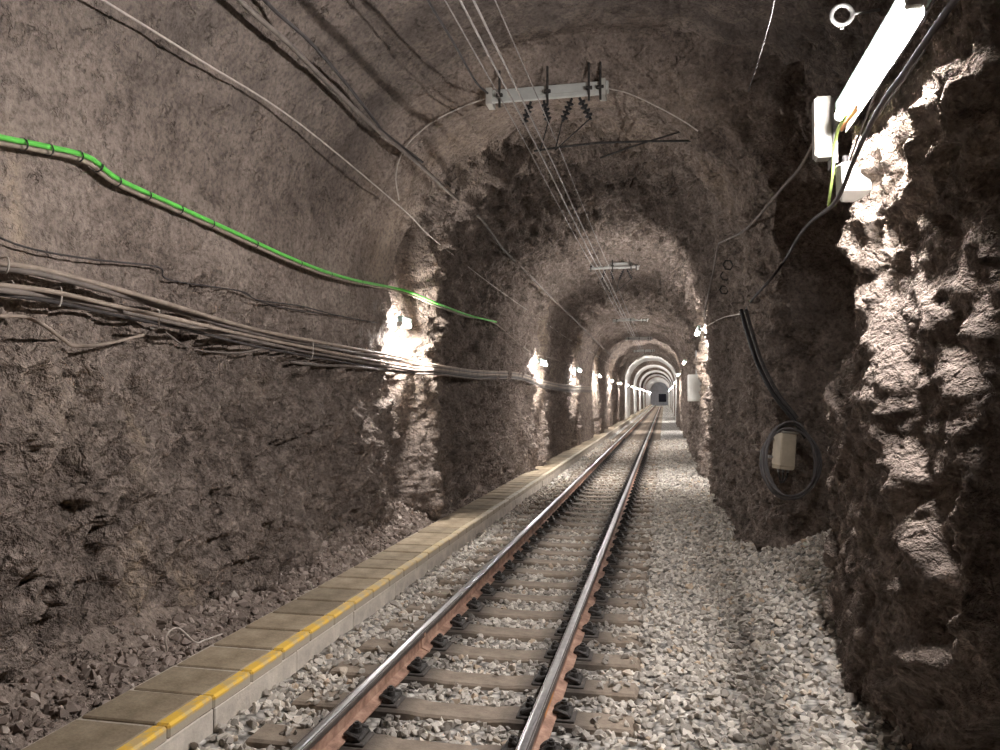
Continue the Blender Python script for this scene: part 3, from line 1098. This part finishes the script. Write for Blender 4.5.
tube_lamp('tube_lamp', (1.065, 4.36, 3.59), 1.42, 'long lit fluorescent tube lamp on the craggy rock nose', M['tube_near'], 1, r=0.032, w=0.13)
lefty = [(9.66, 2.80, -3.29), (17.75, 2.62, -2.72), (25.5, 2.72, -2.72), (33.7, 2.75, -2.72), (42.0, 2.7, -2.72), (50.2, 2.7, -2.72)]
ordn = ['first', 'second', 'third', 'fourth', 'fifth', 'sixth', 'seventh', 'eighth', 'ninth', 'tenth', 'eleventh', 'twelfth', 'thirteenth', 'fourteenth', 'fifteenth', 'sixteenth', 'seventeenth', 'eighteenth', 'nineteenth', 'twentieth']
for y in np.arange(58.9, 168, 8.2):
    lefty.append((float(y), 2.7, -2.66))
for i, (y, z, x) in enumerate(lefty):
    tube_lamp('wall_lamp', (x, y, z), 0.34 if i == 0 else 0.9, f'glowing wall lamp over the walkway, {ordn[i]} in the row going in', M['tube_first' if i == 0 else 'tube_row'], -1, r=0.030)
for i, (y, z, x) in enumerate([(16.9, 3.22, 0.70), (29.4, 3.1, 0.72), (41.9, 3.0, 0.72), (59.0, 2.9, 0.78), (76, 2.8, 0.78), (93, 2.8, 0.78), (118, 2.8, 0.78), (142, 2.8, 0.78)]):
    tube_lamp('wall_lamp', (x, y, z), 1.0, f'glowing wall lamp opposite the walkway, {ordn[i]} beyond the pillar', M['tube_row'], 1, r=0.034)

# ------------------------------------------------------------------ cables on the left wall
g_pts = [(-60, 122), (0, 137), (40, 145), (88, 157), (118, 179), (170, 203), (225, 228), (300, 262), (350, 279), (403, 290)]
gp = [on_left(x, y, 0.10) for x, y in g_pts]
far_g = [on_left(436, 303, 0.10), on_left(468, 315, 0.13), on_left(496, 322, 0.13), on_left(530, 350, 0.13), on_left(560, 360, 0.13), on_left(578, 370, 0.12)]
gc = empty('green_cable', gp[1])
tag(gc, 'bright green cable tied to a grey one on the wall', 'cable')


def part_cable(name, pts, r, mat, root, n=7, sub=6):
    v, f = tube_np(catmull(pts, sub), r, n)
    v = v - np.array(root.location)[None]
    return link(name, mesh_np(name, v, f, smooth_shade=True), mat, root)


part_cable('green_sheath', gp + far_g[:3], 0.0165, M['green'], gc)
part_cable('grey_companion', [p + Vector((-0.022, 0.0, -0.026)) for p in gp + far_g], 0.014, M['tan_cable'], gc)
sm = catmull(gp, 5)
for k in range(8, len(sm) - 3, 3):
    a = sm[k]; b = sm[k + 1]
    dd = (b - a).normalized()
    c = (a + Vector((-0.011, 0, -0.013)))
    part_cable('cable_tie', [c - dd * 0.007, c, c + dd * 0.007], 0.036, M['black'], gc, n=10, sub=1)

thin = [(60, -26), (103, 0), (200, 60), (300, 124), (405, 211), (430, 236), (480, 276)]
cable('thin_wire', [on_left(x, y, 0.13 if x < 410 else (0.34 if x < 440 else 0.15)) for x, y in thin] + [on_left(510, 298, 0.15), on_left(540, 319, 0.15), on_left(570, 340, 0.14), on_left(600, 358, 0.12), on_left(618, 370, 0.12)], 0.0075, M['pale_cable'], 'thin pale wire slanting across the wall above the green cable', 'wire')


cb = [(215, -25), (252, 12), (290, 45), (330, 85), (380, 132), (420, 165), (452, 195)]
pts = [on_left(x, y, 0.16) for x, y in cb]
far_c = [on_left(x, y, 0.16) for x, y in [(482, 220), (502, 248), (522, 268), (542, 288)]]
pts += [pts[-1].lerp(far_c[0], 0.5)] + far_c + [on_left(x, y, 0.15) for x, y in [(556, 302), (580, 325), (600, 345), (620, 364)]]
cable('thick_cable', pts, 0.021, M['grey_cable'], 'thick grey cable running up the vault shoulder to the roof', 'cable')
cb2 = [(240, -30), (272, 8), (310, 42), (345, 82), (376, 122)]
pts2 = [on_left(x, y, 0.13) for x, y in cb2]
cable('thick_cable', pts2 + [pts[4] + Vector((0.02, 0.1, 0.02)), pts[5] + Vector((0.03, 0, 0.03))], 0.015, M['dark_cable'], 'darker cable beside the thick grey one, joining it on the vault', 'cable')

bundle = [
    ([(-50, 256), (0, 263), (45, 270), (110, 287), (165, 303), (250, 328), (320, 342), (405, 358)], 0.016, 'tan_cable', 0.13, 'topmost dusty cable of the bundle strung along the wall'),
    ([(-50, 260), (0, 268), (45, 275), (110, 292), (165, 308), (250, 332), (320, 346), (405, 362)], 0.017, 'grey_cable', 0.11, 'second dusty cable of the bundle, just below the topmost'),
    ([(-50, 279), (0, 285), (55, 292), (120, 307), (180, 320), (250, 336), (320, 350), (405, 366)], 0.015, 'tan_cable', 0.14, 'third dusty cable of the bundle strung along the wall'),
    ([(-50, 283), (0, 290), (55, 297), (120, 311), (180, 324), (250, 340), (320, 354), (405, 369)], 0.017, 'grey_cable', 0.11, 'fourth dusty cable of the bundle strung along the wall'),
    ([(-50, 287), (0, 294), (55, 302), (120, 316), (180, 328), (250, 345), (320, 358), (405, 372)], 0.012, 'dark_cable', 0.10, 'fifth and darkest cable of the bundle strung along the wall'),
    ([(290, 362), (320, 365), (360, 367), (405, 373)], 0.014, 'grey_cable', 0.08, 'short lowest cable at the far end of the bundle'),
]
for k, (pl, r, m, off, lab) in enumerate(bundle):
    p3 = [on_left(x, y, off + 0.05) for x, y in pl]
    dz = (k - 2.5) * -0.022
    p3 += [at(440, 366 + k * 1.7, X=-2.93), at(480, 371 + k * 1.6, X=-2.95), at(519, 373 + k * 1.3, X=-2.90), at(545, 381 + k * 1.4, X=-2.80), at(572, 386 + k * 1.2, X=-2.80), at(592, 387 + k * 1.0, X=-2.72)]
    cable('wall_cable', p3, r, M[m], lab, 'cable', 'bundle of cables on the wall')
for k, (px, ya, yb) in enumerate(((8, 258, 272), (13, 282, 298), (61, 288, 305), (159, 311, 328), (313, 340, 358))):
    a = on_left(px, ya, 0.22); b = on_left(px - 1, yb, 0.22)
    o = cable('cable_tie', [a + Vector((-0.06, 0, 0.0)), a, b, b + Vector((-0.06, 0, 0.0))], 0.005, M['pale_cable'])
    tag(o, ('pale wire tie around the upper cables, closest to the frame edge', 'pale wire tie around the lower cables, closest to the frame edge', 'third pale wire tie along the cable bundle', 'fourth pale wire tie along the cable bundle', 'pale wire tie on the bundle nearest the first wall lamp')[k], 'tie', 'wire ties of the cable bundle')
cable('slack_cable', [on_left(x, y, 0.10) for x, y in [(-40, 314), (0, 316), (25, 317), (45, 326), (64, 340), (75, 346), (105, 344), (143, 335)]], 0.011, M['tan_cable'], 'slack tan cable looping below the bundle, close to the frame edge', 'cable')
cable('slack_cable', [on_left(x, y, 0.10) for x, y in [(165, 332), (185, 346), (205, 351), (235, 353), (262, 349)]], 0.008, M['grey_cable'], 'short slack grey cable drooping under the middle of the bundle', 'cable')
cable('thin_wire', [on_left(x, y, 0.07) for x, y in [(-30, 224), (25, 247), (90, 259), (158, 267), (170, 280), (240, 291), (258, 300), (300, 306), (345, 317), (400, 327)]], 0.006, M['dark_cable'], 'thin dark wire sagging between green cable and bundle', 'wire')
cable('thin_wire', [on_left(x, y, 0.07) for x, y in [(240, 291), (262, 302), (290, 309), (340, 316)]], 0.006, M['dark_cable'], 'short dark wire branching off the sagging thin wire', 'wire')
cable('loose_wire', [at(167, 651, Z=0.26), at(166, 636, X=-3.05), at(178, 628, X=-3.05), at(195, 642, X=-3.02), at(205, 640, Z=0.24), at(222, 634, Z=0.23)], 0.006, M['pale_cable'], 'loose pale wire loop sticking up behind the walkway slabs', 'wire')

# ------------------------------------------------------------------ overhead line
def support(yc, z, label, detail):
    root = empty('overhead_support_beam', (XC, yc, z))
    tag(root, label, 'beam', 'support beams of the overhead line')
    MB().box((-0.66, -0.06, 0.02), (0.66, 0.06, 0.12), 0.008).build('beam', M['white_paint'], root)
    MB().box((-0.62, -0.10, -0.035), (0.62, -0.055, 0.012), 0.004).build('lower_flange', M['white_paint'], root)
    for x in (-0.62, 0.60):
        MB().box((x - 0.035, -0.11, -0.05), (x + 0.035, 0.08, 0.13), 0.006).build('end_plate', M['white_plastic'], root)
    for x in (-0.50, 0.02, 0.46, 0.58):
        MB().cyl((x, -0.11, -0.10), (x, -0.11, 0.30), 0.013, n=7).box((x - 0.035, -0.13, 0.02), (x + 0.035, -0.09, 0.05), 0.003).build('hanger_rod', M['grease'], root)
    if detail:
        for x, lean in ((-0.16, -0.08), (-0.02, 0.05), (0.28, -0.10), (0.36, 0.12)):
            m = MB()
            a = Vector((x, -0.10, -0.06)); b = Vector((x + lean, -0.10, -0.30))
            m.cyl(a, b, 0.014, n=8)
            for j in range(4):
                q = a.lerp(b, 0.2 + 0.2 * j); q2 = a.lerp(b, 0.27 + 0.2 * j)
                m.cyl(q, q2, 0.045, 0.03, n=10)
            m.build('insulator', M['black'], root)
        for x0, x1 in ((-0.24, -0.06), (0.03, -0.06), (0.18, 0.10), (0.48, 0.10)):
            MB().cyl((x0, -0.10, -0.28), (x1, -0.10, -0.60), 0.007, n=6).build('dropper', M['grease'], root)
    return root


by = at(547, 92, X=XC)
support(by.y, by.z - 0.07, 'white steel overhead line beam under the vault, the nearest one', True)
b2 = at(612, 268, X=XC)
support(b2.y, b2.z, 'white overhead line beam at the second rock arch', True)
for k, y in enumerate((29.5, 39.5, 50.0)):
    support(y, 4.72, f'white overhead line beam farther down the tunnel, {ordn[k + 2]} one', False)


def wire(name, x0, z0, label, r=0.008, y0=-4.8, y1=171):
    pts = []
    y = y0
    span = 10.2
    while y <= y1:
        t = ((y - by.y) / span) % 1.0
        pts.append((x0, y, z0 - 0.05 * 4 * t * (1 - t)))
        y += span / 6
    v, f = tube_np(pts, r, 6)
    o = link(name, mesh_np(name, v, f, smooth_shade=True), M['wire'])
    tag(o, label, 'wire')


wire('contact_wire', XC - 0.06, 4.47, 'overhead contact wire above the track, nearer the walkway of the pair', 0.0085)
wire('contact_wire', XC + 0.03, 4.46, 'overhead contact wire above the track, farther from the walkway of the pair', 0.0085)
wire('feeder_wire', XC - 0.30, 4.74, 'thin overhead feeder wire beside the contact wire pair', 0.006)
wire('messenger_wire', XC + 0.10, 4.62, 'thin overhead wire above the contact wire pair', 0.005)
a0 = at(534, 151, Y=by.y + 0.6); a1 = at(668, 134, Y=by.y + 0.6)
ra = empty('registration_arm', a0)
tag(ra, 'thin dark steel arm crossing the arch below the nearest beam', 'arm')
part_cable('arm_rod', [a0, (a0 + a1) / 2, a1 + Vector((0.35, 0, -0.1))], 0.013, M['grease'], ra, sub=2)
a2 = at(600, 158, Y=by.y + 0.6)
part_cable('brace_rod', [a2, (a2 + a1) / 2, a1 + Vector((0.15, 0, 0.02))], 0.010, M['grease'], ra, sub=2)
lb = at(490, 97, Y=by.y)
cable('roof_cable', [lb, on_left(460, 108, 0.12), on_left(430, 124, 0.12), on_left(405, 148, 0.10), on_left(396, 175, 0.08), on_left(399, 200, 0.06)], 0.008, M['pale_cable'], 'thin pale cable arching down from the end of the nearest beam', 'cable')
rb_ = at(606, 88, Y=by.y)
cable('roof_cable', [rb_, at(630, 94, Y=by.y), at(660, 108, Y=8.0), at(685, 122, Y=8.0), at(698, 131, Y=8.0)], 0.007, M['pale_cable'], 'thin pale cable from the nearest beam over to the pillar', 'cable')
cable('roof_cable', [at(420, -14, Y=5.3), at(435, 12, Y=5.8), at(455, 45, Y=6.5), at(476, 82, Y=7.6), lb + Vector((0, 0, 0.02))], 0.011, M['dark_cable'], 'dark cable along the near roof to the beam end', 'cable')
cable('hanging_wire', [at(778, -20, X=0.55), at(770, 20, X=0.55), at(757, 65, X=0.6), at(748, 92, X=0.62)], 0.003, M['dark_cable'], 'fine wire hanging from the roof above the recess', 'wire')

# ------------------------------------------------------------------ things on the right rock nose
def box_thing():
    c = at(823, 129, X=1.02)
    root = empty('terminal_box', c)
    tag(root, 'narrow white upright plastic box beside the lit tube', 'box')
    MB().box((-0.05, -0.055, -0.20), (0.045, 0.055, 0.20), 0.010).build('box_body', M['white_plastic'], root)
    MB().box((0.045, -0.08, -0.25), (0.075, 0.10, 0.18), 0.004).build('back_plate', M['steel'], root)
    MB().box((-0.060, -0.048, -0.185), (-0.050, 0.048, 0.185), 0.004).build('lid', M['white_plastic'], root)
    MB().box((0.07, -0.02, -0.02), (0.35, 0.02, 0.02), 0.003).build('bracket', M['steel'], root)
    return root


box_thing()
jc = at(850, 183, X=1.10)
jb = empty('junction_box', jc)
tag(jb, 'pale wedge shaped junction box under the lit tube', 'box')
m = MB()
poly = [(-0.02, -0.12), (0.10, -0.05), (0.11, 0.14), (-0.06, 0.11), (-0.09, -0.06)]
m.bm.verts.ensure_lookup_table()
A = [m.bm.verts.new((-0.06, y, z)) for y, z in poly]; B = [m.bm.verts.new((0.10, y * 1.1, z * 1.1)) for y, z in poly]
for i in range(5):
    m.bm.faces.new((A[i], A[(i + 1) % 5], B[(i + 1) % 5], B[i]))
m.bm.faces.new(A); m.bm.faces.new(list(reversed(B)))
bmesh.ops.bevel(m.bm, geom=m.bm.edges[:], offset=0.008, segments=1, affect='EDGES')
m.build('box_body', M['white_plastic'], jb)
MB().box((0.09, -0.03, -0.03), (0.35, 0.03, 0.03), 0.004).build('bracket', M['steel'], jb)
MB().cyl((-0.02, 0.02, 0.11), (-0.02, 0.02, 0.17), 0.018, n=8).build('cable_gland', M['black'], jb)

rc = at(842, 15, X=0.98)
rg = empty('pipe_ring', rc)
tag(rg, 'white round pipe clamp ring beside the top of the tube', 'ring')
rp_ = [Vector((0.055 * math.cos(a), 0.0, 0.055 * math.sin(a))) for a in np.linspace(0, 2 * math.pi, 20, endpoint=False)]
v, f = tube_np(rp_, 0.012, 8, True)
link('ring', mesh_np('ring', v, f, smooth_shade=True), M['steel'], rg)
MB().cyl((0.06, 0, 0), (0.20, 0.02, 0.02), 0.008, n=7).build('stud', M['steel'], rg)
MB().cyl((0.0, 0, -0.055), (0.0, 0, -0.078), 0.010, n=6).build('screw', M['steel'], rg)

cable('orange_conduit', [at(858, 106, X=1.10), at(848, 118, X=1.10), at(842, 128, X=1.10)], 0.020, M['orange'], 'short orange conduit stub at the lower end of the tube', 'conduit')
cable('lamp_lead', [at(846, 116, X=1.04), at(838, 130, X=1.03), at(834, 150, X=1.03), at(833, 172, X=1.03), at(830, 195, X=1.03), at(829, 206, X=1.04), at(835, 205, X=1.06)], 0.010, M['tan_cable'], 'yellowish lead looping from the tube end to the junction box', 'cable')
yg = simple('yellow_green_lead', (0.42, 0.55, 0.16), 0.5)
bpy.data.objects['lamp_lead'].data.materials.clear(); bpy.data.objects['lamp_lead'].data.materials.append(yg)
nose_c = [(990, -40), (955, 0), (925, 42), (905, 72), (882, 104), (863, 140), (852, 165), (843, 188), (832, 206), (812, 221), (798, 238), (785, 260), (770, 280), (752, 300), (744, 313)]
cable('black_cable', [at(x, y, X=0.99) if x > 790 else on_left(x, y, 0.16) for x, y in nose_c], 0.013, M['dark_cable'], 'black cable hanging past the lit tube down to the pillar', 'cable')
cable('thin_wire', [at(x, y, X=1.04) for x, y in [(935, 0), (905, 48), (880, 85), (868, 112), (850, 160)]], 0.005, M['dark_cable'], 'thin dark wire hanging along the lit rock by the tube', 'wire')
cable('thin_wire', [at(x, y, X=1.03) for x, y in [(925, 50), (895, 92), (872, 125), (856, 158)]], 0.005, M['dark_cable'], 'second thin dark wire crossing the lit rock below the black cable', 'wire')
cable('grey_cable', [at(814, 143, X=1.0), at(800, 168, X=0.98), at(785, 185, X=0.96), on_left(755, 220, 0.20), on_left(742, 232, 0.14), on_left(724, 241, 0.12), on_left(718, 246, 0.12), on_left(714, 268, 0.12), on_left(708, 296, 0.12), on_left(704, 316, 0.12)], 0.014, M['grey_cable'], 'grey cable from the white box across the recess to a lamp', 'cable')
cable('thin_wire', [on_left(745, 313, 0.15), on_left(722, 318, 0.12), on_left(707, 326, 0.12)], 0.008, M['pale_cable'], 'short pale wire from the black cable to the pillar lamp', 'wire')

# cable drop, coil and box on the pillar
drop = [at(741, 310, Y=8.25), at(748, 335, Y=8.1), at(757, 362, Y=8.0), at(772, 392, Y=7.85), at(792, 418, Y=7.75), at(806, 438, Y=7.72)]
cable('black_cable', drop, 0.022, M['black'], 'thick black cable dropping down the pillar into the coil', 'cable')
cable('black_cable', [p + Vector((0.05, 0.02, 0.0)) for p in drop[:-1]], 0.018, M['dark_cable'], 'second dark cable dropping beside the thick one', 'cable')
cc = at(790, 460, Y=7.72)
pts = []
for a in np.linspace(0, 2 * math.pi * 5, 150):
    k = a / (2 * math.pi)
    rx = 0.215 + 0.022 * math.sin(k * 2.7) + 0.009 * k; rz = 0.335 + 0.03 * math.cos(k * 3.1)
    pts.append(cc + Vector((rx * math.cos(a + 1.0) + 0.012 * math.sin(k * 5), 0.014 * (k - 2.5) + 0.01 * math.sin(a), rz * math.sin(a + 1.0) - 0.008 * k)))
v, f = tube_np(pts, 0.0105, 7)
co = link('cable_coil', mesh_np('cable_coil', v, f, smooth_shade=True), simple('dusty_coil', (0.13, 0.12, 0.12), 0.5, var=0.2))
tag(co, 'oval coil of dark cable hung around the beige box', 'coil')
bc = at(786, 450, Y=7.80)
bb = empty('wall_box', bc)
bb.rotation_euler = (0, math.radians(5), math.radians(16))
bb.scale = (0.74, 0.80, 0.78)
tag(bb, 'beige upright metal box on the pillar inside the coil', 'box')
MB().box((-0.10, -0.07, -0.20), (0.10, 0.17, 0.21), 0.012).build('box_body', M['beige'], bb)
MB().box((-0.112, -0.085, 0.205), (0.112, 0.18, 0.232), 0.006).build('top_cap', M['white_plastic'], bb)
MB().prism([(-0.10, -0.20), (0.10, -0.20), (0.085, -0.235), (-0.085, -0.235)], -0.06, 0.16).build('bottom_cover', M['beige'], bb)
for x in (-0.06, 0.0, 0.06):
    g = MB().cyl((x, 0.03, -0.235), (x, 0.03, -0.275), 0.018, n=8).build('cable_gland', M['steel'], bb)
    MB().tube(catmull([(x, 0.03, -0.27), (x * 0.8, 0.03, -0.33), (x * 0.3, 0.05, -0.40)], 4), 0.009, 6).build('cable_tail', M['black'], g)
MB().box((-0.15, 0.14, -0.12), (0.15, 0.20, -0.09), 0.003).box((-0.15, 0.14, 0.10), (0.15, 0.20, 0.13), 0.003).build('bracket', M['steel'], bb)
for i, (px, py) in enumerate(((728, 265), (725, 276), (724, 290))):
    c = on_left(px, py, 0.10)
    hp = [c + Vector((0.062 * math.cos(a), 0.04 * math.cos(a), 0.062 * math.sin(a))) for a in np.linspace(0, 2 * math.pi, 6, endpoint=False)]
    v, f = tube_np(hp, 0.010, 6, True)
    o = link('hexagon_ring', mesh_np('hexagon_ring', v, f), M['grease'])
    tag(o, ('topmost', 'middle', 'lowest')[i] + ' small dark hexagonal ring on the pillar', 'ring', 'hexagonal rings on the pillar')
ec = at(692, 388, X=0.66)
eb = empty('electric_cabinet', ec)
tag(eb, 'pale grey electric cabinet on the wall below the pillar lamp', 'cabinet')
MB().box((-0.10, -0.18, -0.32), (0.30, 0.18, 0.32), 0.012).build('cabinet_body', M['white_plastic'], eb)
MB().box((-0.08, -0.20, -0.29), (0.24, -0.18, 0.29), 0.004).build('door', M['white_plastic'], eb)
MB().cyl((0.1, -0.1, 0.3), (0.1, -0.1, 0.9), 0.02, n=8).build('conduit', M['steel'], eb)
